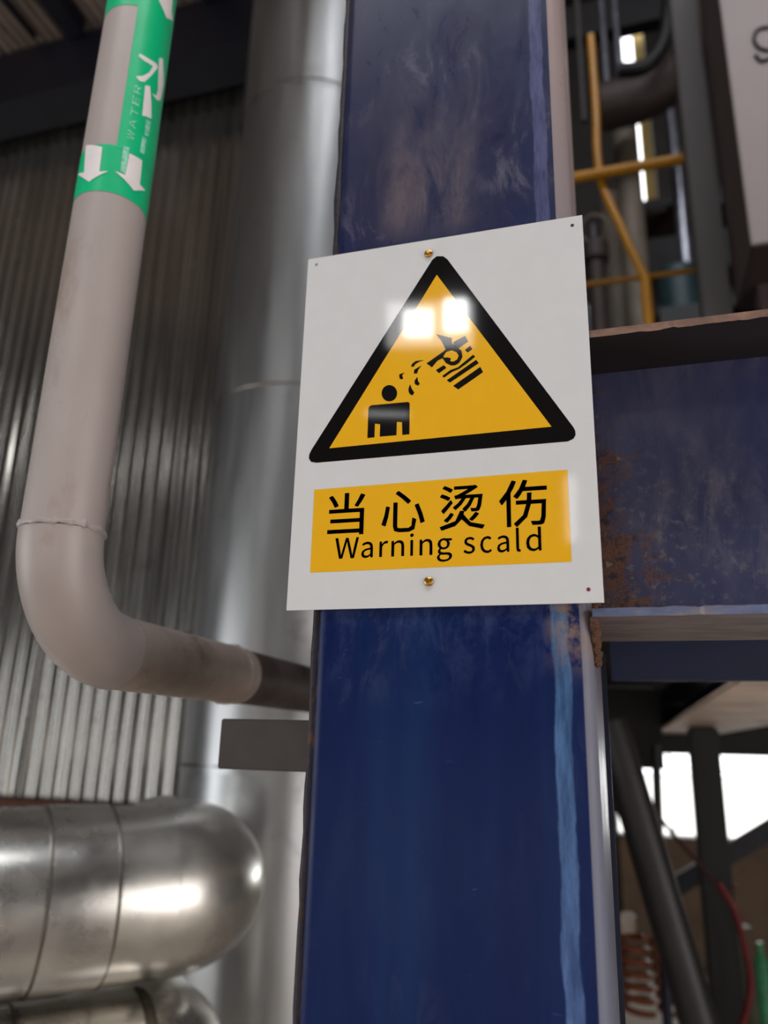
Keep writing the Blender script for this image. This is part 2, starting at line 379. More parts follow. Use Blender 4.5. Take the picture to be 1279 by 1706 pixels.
for i in range(16):
    p = Vector((0.141+0.0012*math.sin(i*1.7), 0.008+0.001*i, -0.213-0.0024*i))
    bmesh.ops.create_icosphere(bm, subdivisions=1, radius=0.0042+0.0012*random.random(), matrix=Matrix.Translation(p))
o = obj('weld_bead', bm, 'rust', colm, True); o['label'] = 'rusty lumpy weld bead under the beam end'

# ---------------------------------------------------------------- blue I-beam to the right
beam = thing('steel_beam', 'dusty blue I-beam with rusty flanges running right from behind the sign', 'beam', (0.1392, 0.09, -0.21))
obj('web', B(0.1392, 3.0, 0.084, 0.092, -0.2035, 0.061), 'beam_paint', beam)
def ragged(z0, z1, y0, y1, name, mat):
    bm = bmesh.new(); xs = [0.1392+0.004*i for i in range(140)]+[0.7+0.2*i for i in range(12)]
    f = []
    for x in xs:
        j = 0.0026*noise.noise(Vector((x*60, 2, 0)))+0.0016*noise.noise(Vector((x*170, 5, 0)))
        f.append([bm.verts.new((x, y, z)) for y, z in ((y0+j, z0), (y0+j, z1+j*.6), (y1, z1), (y1, z0))])
    for a, b in zip(f, f[1:]):
        for k in range(4): bm.faces.new((a[k], b[k], b[(k+1) % 4], a[(k+1) % 4]))
    bm.faces.new(f[0]); bm.faces.new(f[-1][::-1])
    bmesh.ops.recalc_face_normals(bm, faces=bm.faces[:])
    return bm
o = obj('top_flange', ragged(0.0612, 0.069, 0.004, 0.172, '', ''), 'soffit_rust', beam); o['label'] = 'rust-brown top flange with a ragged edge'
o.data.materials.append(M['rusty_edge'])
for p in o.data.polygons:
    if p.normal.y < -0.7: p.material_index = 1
o = obj('bottom_flange', ragged(-0.211, -0.2035, 0.004, 0.172, '', ''), 'flange_worn', beam); o['label'] = 'bottom flange with worn blue edge and brownish underside'
o.data.materials.append(M['flange_blue_worn'])
for p in o.data.polygons:
    if p.normal.y < -0.7: p.material_index = 1
bm = bmesh.new()
for i in range(26):
    p = Vector((0.1405+0.004*random.random(), 0.02+0.06*random.random(), -0.205+0.05*random.random()**2))
    bmesh.ops.create_icosphere(bm, subdivisions=1, radius=0.002+0.0022*random.random(), matrix=Matrix.Translation(p))
o = obj('rust_crust', bm, 'rust', beam, True); o['kind'] = 'stuff'; o['label'] = 'orange rust flakes at the welded end'

# ---------------------------------------------------------------- warning sign
SY = 0.0
def sp(px, py):
    p = at(px, py, Y=0.0); return (p.x, p.z)
sign = thing('warning_sign', 'white scald warning sign with black and yellow triangle, riveted to the blue column', 'sign', (0, 0.003, 0))
H = 0.3987/2
bm = B(-0.15, 0.15, 0.0, 0.0014, -H, H); obj('sign_panel', bm, 'sign_white', sign)
def flat(name, polys, layer, mat, label=None):
    bm = bmesh.new(); y = -0.00015*layer
    for pts in polys:
        vs = [bm.verts.new((x, y, z)) for x, z in pts]; f = bm.faces.new(vs)
        f.normal_update()
        if f.normal.y > 0: f.normal_flip()
    bmesh.ops.triangulate(bm, faces=bm.faces[:])
    o = obj(name, bm, mat, sign)
    if label: o['label'] = label
    return o
def zp(l): return [sp(540+x/4.263, 540+y/4.263) for x, y in l]
def ell(cx, cy, rx, ry, n=32): return zp([(cx+rx*math.cos(2*PI*k/n), cy+ry*math.sin(2*PI*k/n)) for k in range(n)])
flat('triangle_border', [[sp(*q) for q in ((727, 427), (738, 427), (745, 432), (955, 712), (958, 718), (958.5, 725), (955, 731), (946, 735.5), (527, 771), (518, 769.5), (514.5, 764), (515, 757), (519, 749), (720, 433))]], 1, 'sign_black', 'black rounded triangle border')
flat('triangle_field', [[sp(*q) for q in ((727.5, 458), (918.5, 711), (548.5, 747))]], 2, 'sign_yellow', 'yellow triangle field')
flat('scald_pictogram', [
    ell(463, 492, 55, 58),
    zp([(307, 810), (357, 805), (360, 708), (398, 712), (395, 800), (513, 790), (516, 695), (553, 697), (555, 788), (605, 783), (607, 568), (603, 558), (593, 554), (340, 577), (325, 583), (317, 593), (314, 612)]),
    zp([(915, 440), (1108, 305), (1128, 342), (952, 465)]),
    zp([(870, 400), (1078, 255), (1098, 278), (893, 416)]),
    zp([(838, 370), (895, 328), (950, 308), (985, 278), (1058, 218), (1072, 233), (1003, 288), (960, 318), (905, 343), (850, 381)]),
    zp([(793, 328), (850, 292), (868, 312), (815, 350)]),
    zp([(727, 280), (850, 193), (862, 180), (832, 120), (795, 72), (905, 100), (907, 135), (935, 160), (975, 190), (982, 235), (960, 275), (930, 293), (900, 295), (865, 278), (840, 243), (803, 262), (765, 308)]),
    zp([(915, 130), (1000, 85), (1022, 125), (985, 150), (955, 172), (930, 160)]),
    zp([(1000, 185), (1035, 155), (1052, 178), (1018, 203)]),
    zp([(617, 305), (622, 285), (650, 263), (712, 256), (672, 270), (648, 285), (636, 303)]),
    zp([(636, 352), (640, 325), (692, 294), (668, 325), (660, 352)]),
    zp([(642, 425), (642, 402), (662, 376), (666, 405), (680, 425), (665, 438)]),
    zp([(600, 482), (598, 460), (610, 428), (622, 460), (640, 487), (628, 507), (610, 500)]),
    zp([(535, 385), (533, 358), (572, 344), (553, 365), (562, 388), (546, 394)]),
], 3, 'sign_black', 'black pictogram of a hand tipping a bucket over a person')
flat('handle_gap', [zp([(848, 228), (868, 200), (905, 188), (940, 202), (955, 225), (945, 252), (918, 268), (895, 265), (900, 245), (880, 238), (850, 240)])], 4, 'sign_yellow', 'yellow gap in the bucket handle')
flat('text_field', [[sp(523.5, 816), sp(945, 782.5), sp(952, 936), sp(516.5, 954)]], 1, 'sign_yellow', 'yellow caption rectangle')
GL = {"当":[[[42,269],[69,228],[88,188],[113,199],[94,238],[66,279],[280,282],[260,237],[236,194],[258,186],[284,226],[309,272],[40,13],[40,-13],[277,-13],[277,-28],[304,-28],[304,170],[189,170],[189,294],[160,294],[160,170],[47,170],[47,144],[277,144],[277,93],[59,93],[59,68],[277,68],[277,13]],[[21,19,20],[21,18,19],[7,11,6],[0,4,5],[7,10,11],[1,4,0],[1,3,4],[8,10,7],[2,3,1],[8,9,10],[23,21,22],[23,18,21],[23,17,18],[23,24,17],[24,16,17],[25,16,24],[27,25,26],[27,28,25],[28,16,25],[29,16,28],[13,29,12],[13,14,29],[14,16,29],[15,16,14]]],"心":[[[47,170],[35,102],[15,38],[42,27],[61,94],[72,165],[103,196],[103,23],[114,-12],[152,-22],[187,-22],[223,-22],[262,-4],[275,64],[262,69],[249,76],[243,17],[222,3],[187,3],[154,3],[135,7],[131,23],[131,196],[266,170],[294,101],[312,37],[338,47],[319,111],[291,179],[120,265],[172,224],[214,185],[233,204],[190,243],[138,282]],[[29,33,34],[30,33,29],[30,32,33],[31,32,30],[7,22,6],[7,21,22],[23,27,28],[24,27,23],[24,26,27],[25,26,24],[16,14,15],[16,13,14],[16,12,13],[8,21,7],[8,20,21],[17,12,16],[8,19,20],[8,18,19],[8,17,18],[8,12,17],[8,11,12],[9,11,8],[10,11,9],[1,5,0],[1,4,5],[2,4,1],[2,3,4]]],"烫":[[[38,275],[69,259],[95,243],[109,262],[82,277],[51,291],[96,92],[76,65],[48,41],[69,28],[95,53],[116,82],[275,89],[254,64],[231,41],[250,31],[274,52],[297,78],[19,214],[51,200],[77,185],[91,203],[64,218],[33,231],[29,112],[44,92],[77,129],[108,166],[96,185],[61,145],[166,103],[131,31],[18,-6],[25,-17],[30,-28],[127,0],[175,48],[230,-5],[322,-28],[329,-16],[337,-5],[237,18],[186,77],[189,90],[191,103],[133,192],[143,195],[164,196],[180,196],[150,159],[114,132],[123,124],[130,115],[171,150],[203,196],[243,196],[217,150],[183,117],[192,108],[200,99],[238,141],[265,196],[298,196],[290,143],[282,121],[277,119],[271,118],[259,118],[241,120],[245,109],[247,98],[267,98],[281,98],[292,100],[301,107],[313,136],[323,207],[324,213],[324,217],[188,217],[237,241],[290,272],[271,286],[264,283],[122,283],[122,263],[233,263],[189,240],[160,226],[141,218],[124,215],[129,203]],[[83,81,82],[85,83,84],[85,81,83],[85,86,81],[86,80,81],[87,80,86],[87,79,80],[88,79,87],[18,22,23],[89,79,88],[90,79,89],[18,21,22],[90,78,79],[90,77,78],[91,77,90],[19,21,18],[91,76,77],[91,62,76],[62,75,76],[19,20,21],[45,46,91],[46,47,91],[47,62,91],[48,62,47],[49,54,48],[54,62,48],[49,53,54],[55,62,54],[56,61,55],[61,62,55],[56,60,61],[63,75,62],[29,27,28],[29,26,27],[50,53,49],[50,51,53],[51,52,53],[57,60,56],[24,26,29],[64,75,63],[57,58,60],[58,59,60],[64,74,75],[24,25,26],[65,74,64],[69,67,68],[66,74,65],[69,66,67],[69,74,66],[70,74,69],[70,73,74],[31,44,30],[31,43,44],[70,72,73],[71,72,70],[7,11,6],[31,42,43],[13,17,12],[7,10,11],[13,16,17],[31,36,42],[36,41,42],[8,10,7],[14,16,13],[8,9,10],[14,15,16],[31,35,36],[37,41,36],[32,35,31],[37,40,41],[32,33,35],[33,34,35],[38,39,37],[39,40,37],[0,4,5],[0,3,4],[1,3,0],[1,2,3]]],"伤":[[[94,293],[56,216],[7,154],[15,141],[22,127],[39,147],[56,169],[56,-27],[81,-27],[81,208],[102,246],[119,286],[170,293],[143,231],[104,181],[116,174],[126,165],[146,189],[164,217],[325,217],[325,242],[178,242],[187,265],[196,288],[196,201],[195,175],[193,149],[120,149],[120,125],[190,125],[166,47],[104,-9],[113,-19],[121,-29],[189,36],[216,125],[292,125],[287,38],[279,6],[273,3],[265,2],[247,2],[217,4],[223,-8],[225,-20],[254,-21],[276,-21],[290,-18],[301,-9],[312,31],[317,137],[318,145],[318,149],[220,149],[221,175],[223,201]],[[1,11,0],[13,23,12],[13,22,23],[1,10,11],[13,21,22],[1,9,10],[13,20,21],[13,19,20],[14,18,13],[18,19,13],[14,17,18],[2,9,1],[2,6,9],[6,8,9],[25,55,24],[25,54,55],[14,15,17],[15,16,17],[26,54,25],[26,53,54],[2,5,6],[7,8,6],[3,5,2],[28,26,27],[28,53,26],[28,52,53],[28,51,52],[3,4,5],[28,50,51],[28,29,50],[29,35,50],[35,36,50],[36,49,50],[30,35,29],[30,34,35],[37,49,36],[31,34,30],[38,49,37],[31,32,34],[32,33,34],[38,48,49],[39,48,38],[43,41,42],[40,48,39],[43,40,41],[43,48,40],[44,48,43],[44,47,48],[44,46,47],[45,46,44]]],"水":[[[25,204],[25,178],[111,178],[73,87],[14,27],[25,17],[35,6],[101,81],[143,199],[125,206],[120,204],[286,228],[254,189],[218,152],[203,180],[190,209],[190,293],[162,293],[162,8],[160,2],[154,0],[138,0],[110,0],[116,-14],[120,-28],[154,-27],[175,-23],[186,-12],[190,8],[190,156],[247,69],[322,8],[331,21],[341,33],[282,73],[231,132],[271,169],[310,211]],[[18,16,17],[18,15,16],[12,37,11],[12,36,37],[18,29,15],[29,14,15],[10,8,9],[1,10,0],[1,8,10],[1,2,8],[2,7,8],[13,36,12],[29,13,14],[3,7,2],[13,35,36],[18,28,29],[30,13,29],[30,35,13],[30,34,35],[4,7,3],[4,5,7],[5,6,7],[30,33,34],[31,32,30],[32,33,30],[18,27,28],[19,27,18],[20,27,19],[23,21,22],[21,27,20],[23,27,21],[23,26,27],[24,26,23],[24,25,26]]],"W":[[[63,0],[102,0],[140,155],[144,175],[149,194],[153,213],[154,213],[159,194],[163,175],[167,155],[206,0],[245,0],[298,257],[267,257],[239,117],[235,89],[230,62],[225,34],[223,34],[217,62],[211,89],[205,117],[169,257],[140,257],[104,117],[98,89],[92,62],[86,34],[85,34],[80,62],[74,89],[69,117],[42,257],[9,257]],[[0,32,33],[0,31,32],[24,22,23],[24,5,22],[5,6,22],[6,21,22],[14,12,13],[14,11,12],[24,4,5],[7,21,6],[24,3,4],[8,21,7],[24,2,3],[9,21,8],[24,1,2],[10,21,9],[0,30,31],[25,1,24],[10,20,21],[15,11,14],[10,19,20],[0,29,30],[26,1,25],[16,11,15],[10,18,19],[0,28,29],[27,1,26],[17,11,16],[0,27,28],[0,1,27],[10,17,18],[10,11,17]]],"a":[[[76,-5],[99,-1],[120,9],[139,23],[140,23],[143,0],[169,0],[169,117],[162,158],[141,185],[103,195],[74,191],[49,182],[29,170],[41,148],[58,158],[77,165],[98,168],[122,161],[134,144],[137,120],[71,107],[33,84],[21,49],[28,20],[47,2],[85,21],[68,24],[56,34],[51,51],[59,73],[87,89],[137,99],[137,46],[120,32],[103,24]],[[11,9,10],[12,9,11],[12,8,9],[13,17,12],[17,8,12],[14,15,13],[15,16,13],[16,17,13],[18,8,17],[19,8,18],[19,7,8],[20,7,19],[21,7,20],[21,32,7],[32,6,7],[22,32,21],[22,31,32],[33,6,32],[22,30,31],[23,30,22],[23,29,30],[23,28,29],[24,28,23],[34,4,33],[4,6,33],[24,27,28],[35,4,34],[24,26,27],[26,3,35],[3,4,35],[26,2,3],[5,6,4],[24,2,26],[25,2,24],[25,1,2],[0,1,25]]],"r":[[[32,0],[64,0],[64,122],[79,148],[95,162],[112,166],[119,166],[125,165],[131,163],[137,191],[131,193],[124,195],[116,195],[96,190],[78,176],[62,155],[62,155],[58,190],[32,190]],[[13,11,12],[13,10,11],[13,9,10],[13,8,9],[14,7,13],[7,8,13],[0,17,18],[0,16,17],[15,5,14],[5,6,14],[6,7,14],[15,4,5],[15,3,4],[0,15,16],[0,2,15],[2,3,15],[0,1,2]]],"n":[[[32,0],[64,0],[64,138],[82,154],[98,164],[116,167],[137,162],[149,145],[152,116],[152,0],[184,0],[184,120],[178,161],[159,186],[126,195],[102,191],[81,179],[62,162],[62,162],[58,190],[32,190]],[[15,13,14],[16,13,15],[0,19,20],[0,18,19],[16,12,13],[17,5,16],[5,12,16],[17,4,5],[6,12,5],[17,3,4],[0,17,18],[0,2,17],[2,3,17],[7,12,6],[7,11,12],[8,11,7],[0,1,2],[8,10,11],[9,10,8]]],"i":[[[48,229],[59,232],[67,239],[70,251],[67,262],[59,269],[48,271],[37,269],[30,262],[27,251],[30,239],[37,232],[32,0],[64,0],[64,190],[32,190]],[[12,14,15],[12,13,14],[7,5,6],[8,5,7],[8,4,5],[9,4,8],[9,3,4],[10,3,9],[10,2,3],[11,2,10],[11,1,2],[0,1,11]]],"g":[[[96,-88],[147,-78],[181,-54],[193,-22],[185,4],[163,19],[126,23],[89,23],[69,26],[59,33],[56,44],[57,53],[62,61],[68,67],[77,63],[86,61],[96,60],[131,68],[156,91],[166,126],[164,142],[158,155],[150,166],[189,166],[189,190],[123,190],[115,193],[106,194],[96,195],[61,187],[35,163],[25,127],[29,106],[38,89],[50,76],[50,75],[40,66],[32,54],[29,39],[31,26],[37,15],[46,8],[46,6],[31,-6],[21,-21],[18,-37],[28,-64],[55,-82],[96,82],[76,87],[61,103],[56,127],[61,151],[76,166],[96,172],[117,166],[131,151],[137,127],[131,103],[116,87],[101,-65],[71,-61],[52,-50],[46,-32],[48,-21],[54,-10],[65,0],[74,-2],[82,-3],[90,-3],[123,-3],[144,-5],[157,-13],[161,-27],[154,-46],[133,-60]],[[29,27,28],[29,26,27],[29,25,26],[29,24,25],[29,23,24],[30,54,29],[54,23,29],[30,53,54],[55,23,54],[30,52,53],[56,22,55],[22,23,55],[56,21,22],[31,52,30],[56,20,21],[31,51,52],[57,20,56],[57,19,20],[32,51,31],[32,50,51],[58,19,57],[58,18,19],[33,50,32],[59,18,58],[33,49,50],[59,17,18],[34,49,33],[48,17,59],[34,48,49],[34,17,48],[35,17,34],[36,13,35],[13,17,35],[13,16,17],[36,12,13],[14,16,13],[37,12,36],[15,16,14],[37,11,12],[38,11,37],[38,10,11],[38,9,10],[39,9,38],[39,8,9],[39,7,8],[40,7,39],[40,6,7],[40,5,6],[40,4,5],[41,4,40],[42,4,41],[43,66,42],[66,4,42],[66,70,4],[70,71,4],[71,3,4],[43,65,66],[67,70,66],[68,70,67],[69,70,68],[72,3,71],[44,65,43],[44,64,65],[73,3,72],[45,64,44],[45,63,64],[73,2,3],[74,2,73],[45,62,63],[46,62,45],[75,2,74],[46,61,62],[75,1,2],[60,1,75],[46,60,61],[47,60,46],[47,1,60],[47,0,1]]],"s":[[[82,-5],[120,3],[143,24],[151,52],[142,80],[120,98],[93,110],[73,118],[58,128],[52,143],[56,156],[68,166],[88,170],[103,168],[117,162],[131,153],[146,173],[130,184],[110,192],[87,195],[52,188],[29,168],[22,141],[30,115],[51,98],[77,86],[98,78],[114,66],[120,50],[116,35],[104,24],[83,20],[62,23],[44,31],[27,43],[11,22],[31,8],[56,-1]],[[20,18,19],[20,17,18],[21,17,20],[21,16,17],[21,12,16],[12,13,16],[13,14,16],[14,15,16],[21,11,12],[22,11,21],[22,10,11],[22,9,10],[22,8,9],[23,8,22],[23,7,8],[23,6,7],[24,6,23],[24,5,6],[24,4,5],[25,4,24],[26,4,25],[26,3,4],[27,3,26],[28,3,27],[28,2,3],[29,2,28],[35,33,34],[30,2,29],[35,32,33],[31,2,30],[31,1,2],[35,31,32],[36,31,35],[36,1,31],[37,1,36],[37,0,1]]],"c":[[[107,-5],[129,-2],[150,7],[169,19],[155,41],[142,31],[127,25],[110,22],[79,31],[59,57],[51,95],[59,133],[80,159],[111,168],[125,166],[137,160],[149,152],[165,173],[150,184],[132,192],[110,195],[64,183],[31,149],[18,95],[30,41],[62,7]],[[21,19,20],[21,18,19],[21,17,18],[22,13,21],[13,17,21],[13,14,17],[14,15,17],[15,16,17],[22,12,13],[22,11,12],[23,11,22],[23,10,11],[24,10,23],[24,9,10],[24,8,9],[25,8,24],[5,3,4],[6,3,5],[25,7,8],[7,3,6],[25,3,7],[25,2,3],[0,2,25],[0,1,2]]],"l":[[[66,-5],[74,-4],[79,-3],[84,-2],[80,23],[77,22],[75,22],[73,22],[69,23],[66,28],[64,36],[64,279],[32,279],[32,38],[36,15],[47,0]],[[13,11,12],[13,10,11],[14,10,13],[14,9,10],[14,8,9],[14,7,8],[5,3,4],[6,3,5],[7,3,6],[14,3,7],[15,3,14],[0,3,15],[0,2,3],[0,1,2]]],"d":[[[97,-5],[119,-1],[138,9],[155,22],[156,22],[159,0],[185,0],[185,279],[153,279],[153,206],[154,173],[138,185],[121,192],[101,195],[60,183],[30,148],[19,95],[28,41],[55,7],[104,22],[76,31],[58,56],[51,95],[59,133],[79,159],[106,168],[122,166],[137,160],[153,148],[153,48],[137,34],[121,25]],[[9,7,8],[9,6,7],[10,6,9],[14,12,13],[14,11,12],[14,10,11],[15,25,14],[25,10,14],[25,26,10],[26,27,10],[27,28,10],[28,6,10],[15,24,25],[15,23,24],[16,23,15],[29,6,28],[16,22,23],[16,21,22],[17,21,16],[17,20,21],[30,4,29],[4,6,29],[18,20,17],[31,4,30],[18,19,20],[19,4,31],[18,3,19],[3,4,19],[18,2,3],[5,6,4],[18,1,2],[0,1,18]]],"T":[[[89,0],[121,0],[121,229],[199,229],[199,257],[11,257],[11,229],[89,229]],[[6,4,5],[6,3,4],[7,3,6],[0,2,7],[2,3,7],[0,1,2]]],"E":[[[35,0],[187,0],[187,28],[68,28],[68,121],[165,121],[165,149],[68,149],[68,229],[183,229],[183,257],[35,257]],[[0,8,11],[8,10,11],[8,9,10],[0,7,8],[0,4,7],[4,6,7],[4,5,6],[0,3,4],[0,2,3],[0,1,2]]],"R":[[[68,135],[68,230],[111,230],[145,226],[166,212],[173,185],[166,157],[145,140],[111,135],[176,0],[213,0],[147,112],[178,126],[198,150],[205,185],[194,227],[162,250],[116,257],[35,257],[35,0],[68,0],[68,109],[114,109]],[[19,1,18],[1,17,18],[1,16,17],[1,2,16],[2,15,16],[19,0,1],[3,15,2],[3,14,15],[4,14,3],[5,14,4],[6,14,5],[6,13,14],[7,13,6],[7,12,13],[8,12,7],[19,21,0],[21,8,0],[21,12,8],[21,11,12],[21,22,11],[22,10,11],[19,20,21],[9,10,22]]],"A":[[[1,0],[34,0],[59,78],[153,78],[177,0],[211,0],[124,257],[88,257],[67,104],[79,144],[88,172],[97,201],[105,230],[106,230],[115,201],[123,172],[132,144],[145,104]],[[0,12,7],[12,6,7],[12,13,6],[13,5,6],[0,11,12],[14,5,13],[15,5,14],[0,10,11],[16,5,15],[0,9,10],[0,8,9],[17,5,16],[0,2,8],[2,17,8],[2,3,17],[3,5,17],[0,1,2],[4,5,3]]]}
def glyph_bm(bm, ch, fn):
    vs, fs = GL[ch]; V = [bm.verts.new(fn(x/1000, y/1000)) for x, y in vs]
    for f in fs:
        try: bm.faces.new([V[i] for i in f])
        except ValueError: pass
def bb(ch):
    xs = [v[0]/1000 for v in GL[ch][0]]; ys = [v[1]/1000 for v in GL[ch][0]]; return min(xs), max(xs), min(ys), max(ys)
for ch, l, bt, r, tp in (('当', 547, 891, 607, 822), ('心', 636.5, 886, 707, 818), ('烫', 733, 882, 806.5, 808.5), ('伤', 832, 877, 911, 800)):
    x0, x1, y0, y1 = bb(ch); mx = (l+r)/2
    # box on the plate: its mid-height sides and mid-width top and bottom
    A = sp(l, (bt+tp)/2)[0]; C = sp(r, (bt+tp)/2)[0]; Z0 = sp(mx, bt)[1]; Z1 = sp(mx, tp)[1]
    bm = bmesh.new()
    for ox, oz in ((0, 0), (.0003, .0003), (-.0003, .0003), (-.0003, -.0003), (.0003, -.0003)):
        glyph_bm(bm, ch, lambda x, y: (A+ox+(x-x0)/(x1-x0)*(C-A), -0.0003, oz+Z0+(y-y0)/(y1-y0)*(Z1-Z0)))
    bmesh.ops.recalc_face_normals(bm, faces=bm.faces[:])
    obj('lettering', bm, 'sign_text', sign)
wy = bb('W')[3]
base0, base1 = sp(558, 931), sp(902, 917)
ztop = sp(577, 896)[1]; sv = (ztop-sp(577, 930)[1])/wy
bm = bmesh.new()
for ch, l, r in (('W', 558, 597), ('a', 602, 621), ('r', 632, 646), ('n', 652, 673), ('i', 683, 688.5), ('n', 699, 720), ('g', 728, 753), ('s', 772, 791), ('c', 800, 819), ('a', 828, 848), ('l', 860, 867), ('d', 876.5, 901.5)):
    x0, x1, y0, y1 = bb(ch); yb = 931+(917-931)*((l+r)/2-558)/344
    A = sp(l, yb-10)[0]; C = sp(r, yb-10)[0]; zb = sp((l+r)/2, yb)[1]
    for ox in (-.00012, .00012):
        glyph_bm(bm, ch, lambda x, y: (A+ox+(x-x0)/(x1-x0)*(C-A), -0.0003, zb+ox+y*sv))
bmesh.ops.recalc_face_normals(bm, faces=bm.faces[:])
o = obj('lettering', bm, 'sign_text', sign); o['label'] = 'small Latin caption reading Warning scald'
for q in ((714, 423), (714, 969)):
    x, z = sp(*q); bm = bmesh.new()
    prof = [(0.0, -0.0034), (0.0015, -0.0034), (0.0017, -0.0026), (0.0030, -0.0026), (0.0043, -0.0016), (0.0046, -0.0001)]
    rings = [[bm.verts.new((x+r*math.cos(2*PI*k/20), y, z+r*math.sin(2*PI*k/20))) for k in range(20)] for r, y in prof[1:]]
    bm.faces.new(rings[0])
    for a, b in zip(rings, rings[1:]):
        for k in range(20): bm.faces.new((a[k], a[(k+1) % 20], b[(k+1) % 20], b[k]))
    bmesh.ops.recalc_face_normals(bm, faces=bm.faces[:])
    obj('rivet', bm, 'brass', sign, True)
for q, m in (((953, 375.5), 'marker'), ((980, 982), 'hose_red'), ((527, 441), 'steel_light')):
    x, z = sp(*q); bm = bmesh.new()
    f = bm.faces.new([bm.verts.new((x+0.0018*math.cos(-2*PI*k/14), -0.0002, z+0.0018*math.sin(-2*PI*k/14))) for k in range(14)])
    bmesh.ops.recalc_face_normals(bm, faces=bm.faces[:])
    obj('corner_hole', bm, m, sign)

# ---------------------------------------------------------------- grey water pipe with elbow
PX, PY, PR, ER, PZ = -0.442, 0.017, 0.0453, 0.121, -0.221
pipe = thing('water_pipe', 'grey painted pipe with green water label, bending back past the blue column', 'pipe', (PX, PY, PZ))
obj('riser', T([(PX, PY, PZ+ER+0.003), (PX, PY, 1.0), (PX, PY, 3.495)], PR, 64, False), 'pipe_paint', pipe, True)
pts = [(PX, PY+ER-ER*math.cos(a), PZ+ER-ER*math.sin(a)) for a in [PI/2*k/20 for k in range(21)]]
obj('elbow', T(pts, PR+0.0008, 64, False), 'pipe_paint', pipe, True)
o = obj('horizontal_run', T([(PX, PY+ER, PZ), (PX, 0.3, PZ), (PX, 0.47, PZ)], PR, 64, False), 'pipe_paint_dusty', pipe, True)
o = obj('bare_run', T([(PX, 0.47, PZ), (PX, 1.25, PZ)], PR*0.97, 64, True), 'pipe_raw', pipe, True); o['label'] = 'dark unpainted steel length near the column'
def torus(bm, c, ax, R, r, n=64, m=8, jit=0.0):
    ax = Vector(ax).normalized(); a = Vector((0, 0, 1)) if abs(ax.z) < .9 else Vector((1, 0, 0)); u = ax.cross(a).normalized(); v = ax.cross(u); rs = []
    for i in range(n):
        t = 2*PI*i/n; d = math.cos(t)*u+math.sin(t)*v; rr = r*(1+jit*noise.noise(Vector((d.x*9, d.y*9, d.z*9+3)))); off = ax*jit*r*noise.noise(Vector((d.x*4+7, d.y*4, d.z*4)))
        rs.append([bm.verts.new(Vector(c)+off+d*(R+rr*math.cos(2*PI*k/m))+ax*rr*1.3*math.sin(2*PI*k/m)) for k in range(m)])
    for i in range(n):
        for k in range(m): bm.faces.new((rs[i][k], rs[i][(k+1) % m], rs[(i+1) % n][(k+1) % m], rs[(i+1) % n][k]))
    return bm
obj('weld_ring', torus(bmesh.new(), (PX, PY, PZ+ER+0.002), (0, 0, 1), PR, 0.0028, jit=0.9), 'pipe_paint', pipe, True)
obj('weld_ring', torus(bmesh.new(), (PX, PY+ER, PZ), (0, 1, 0), PR-0.001, 0.0022, jit=0.9), 'pipe_paint_dusty', pipe, True)
obj('weld_ring', torus(bmesh.new(), (PX, 0.44, PZ), (0, 1, 0), PR-0.001, 0.0035, jit=0.9), 'pipe_paint_dusty', pipe, True)
bm = bmesh.new()
for k in range(7):
    a = math.radians(200+random.random()*60); y = 0.16+0.04*k
    bmesh.ops.create_icosphere(bm, subdivisions=2, radius=0.0022+0.0012*random.random(), matrix=Matrix.Translation((PX-PR*math.cos(a)*0.9, y, PZ+PR*math.sin(a)*0.95)))
o = obj('paint_drip', bm, 'pipe_paint_dusty', pipe, True); o['kind'] = 'stuff'

# label wrapped on the riser. azimuth measured from the side facing the camera
A0 = math.atan2(CAM.y-PY, CAM.x-PX)
def cyl(theta, z, r): return Vector((PX+r*math.cos(A0+theta), PY+r*math.sin(A0+theta), z))
def zat(px, py, th):   # height on the pipe seen at this row
    r = at(px, py, Y=0)-CAM; s = cyl(th, 0, PR); h = math.hypot(s.x-CAM.x, s.y-CAM.y); return CAM.z + r.z/math.hypot(r.x, r.y)*h
def thpx(px, py):
    """azimuth on the pipe surface of the point seen at a pixel"""
    d = at(px, py, Y=0)-CAM; d2 = Vector((d.x, d.y)).normalized(); o2 = Vector((CAM.x-PX, CAM.y-PY))
    bq = o2.dot(d2); cq = o2.dot(o2)-PR*PR; disc = max(bq*bq-cq, 0); s = -bq-math.sqrt(disc); h = o2+d2*s
    th = math.atan2(h.y, h.x)-A0; z = CAM.z + d.z/math.hypot(d.x, d.y)*s
    return th, z
def patch(bm, th0, th1, z0, z1, r, n=28, m=1):
    g = [[bm.verts.new(cyl(th0+(th1-th0)*i/n, z0+(z1-z0)*j/m, r)) for i in range(n+1)] for j in range(m+1)]
    for j in range(m):
        for i in range(n): bm.faces.new((g[j][i], g[j][i+1], g[j+1][i+1], g[j+1][i]))
    return bm
lab = []
zb0 = thpx(190, 322)[1]; zb1 = thpx(175, 240)[1]          # wrapped arrow band
thL, ztop_ = thpx(222, 40); thL2, _ = thpx(205, 200); thE = (thL+thL2)/2
o = obj('label_band', patch(bmesh.new(), -PI, PI, zb0, zb1, PR+0.0004, 72), 'label_green', pipe, True); o['label'] = 'green tape band with white arrows round the pipe'
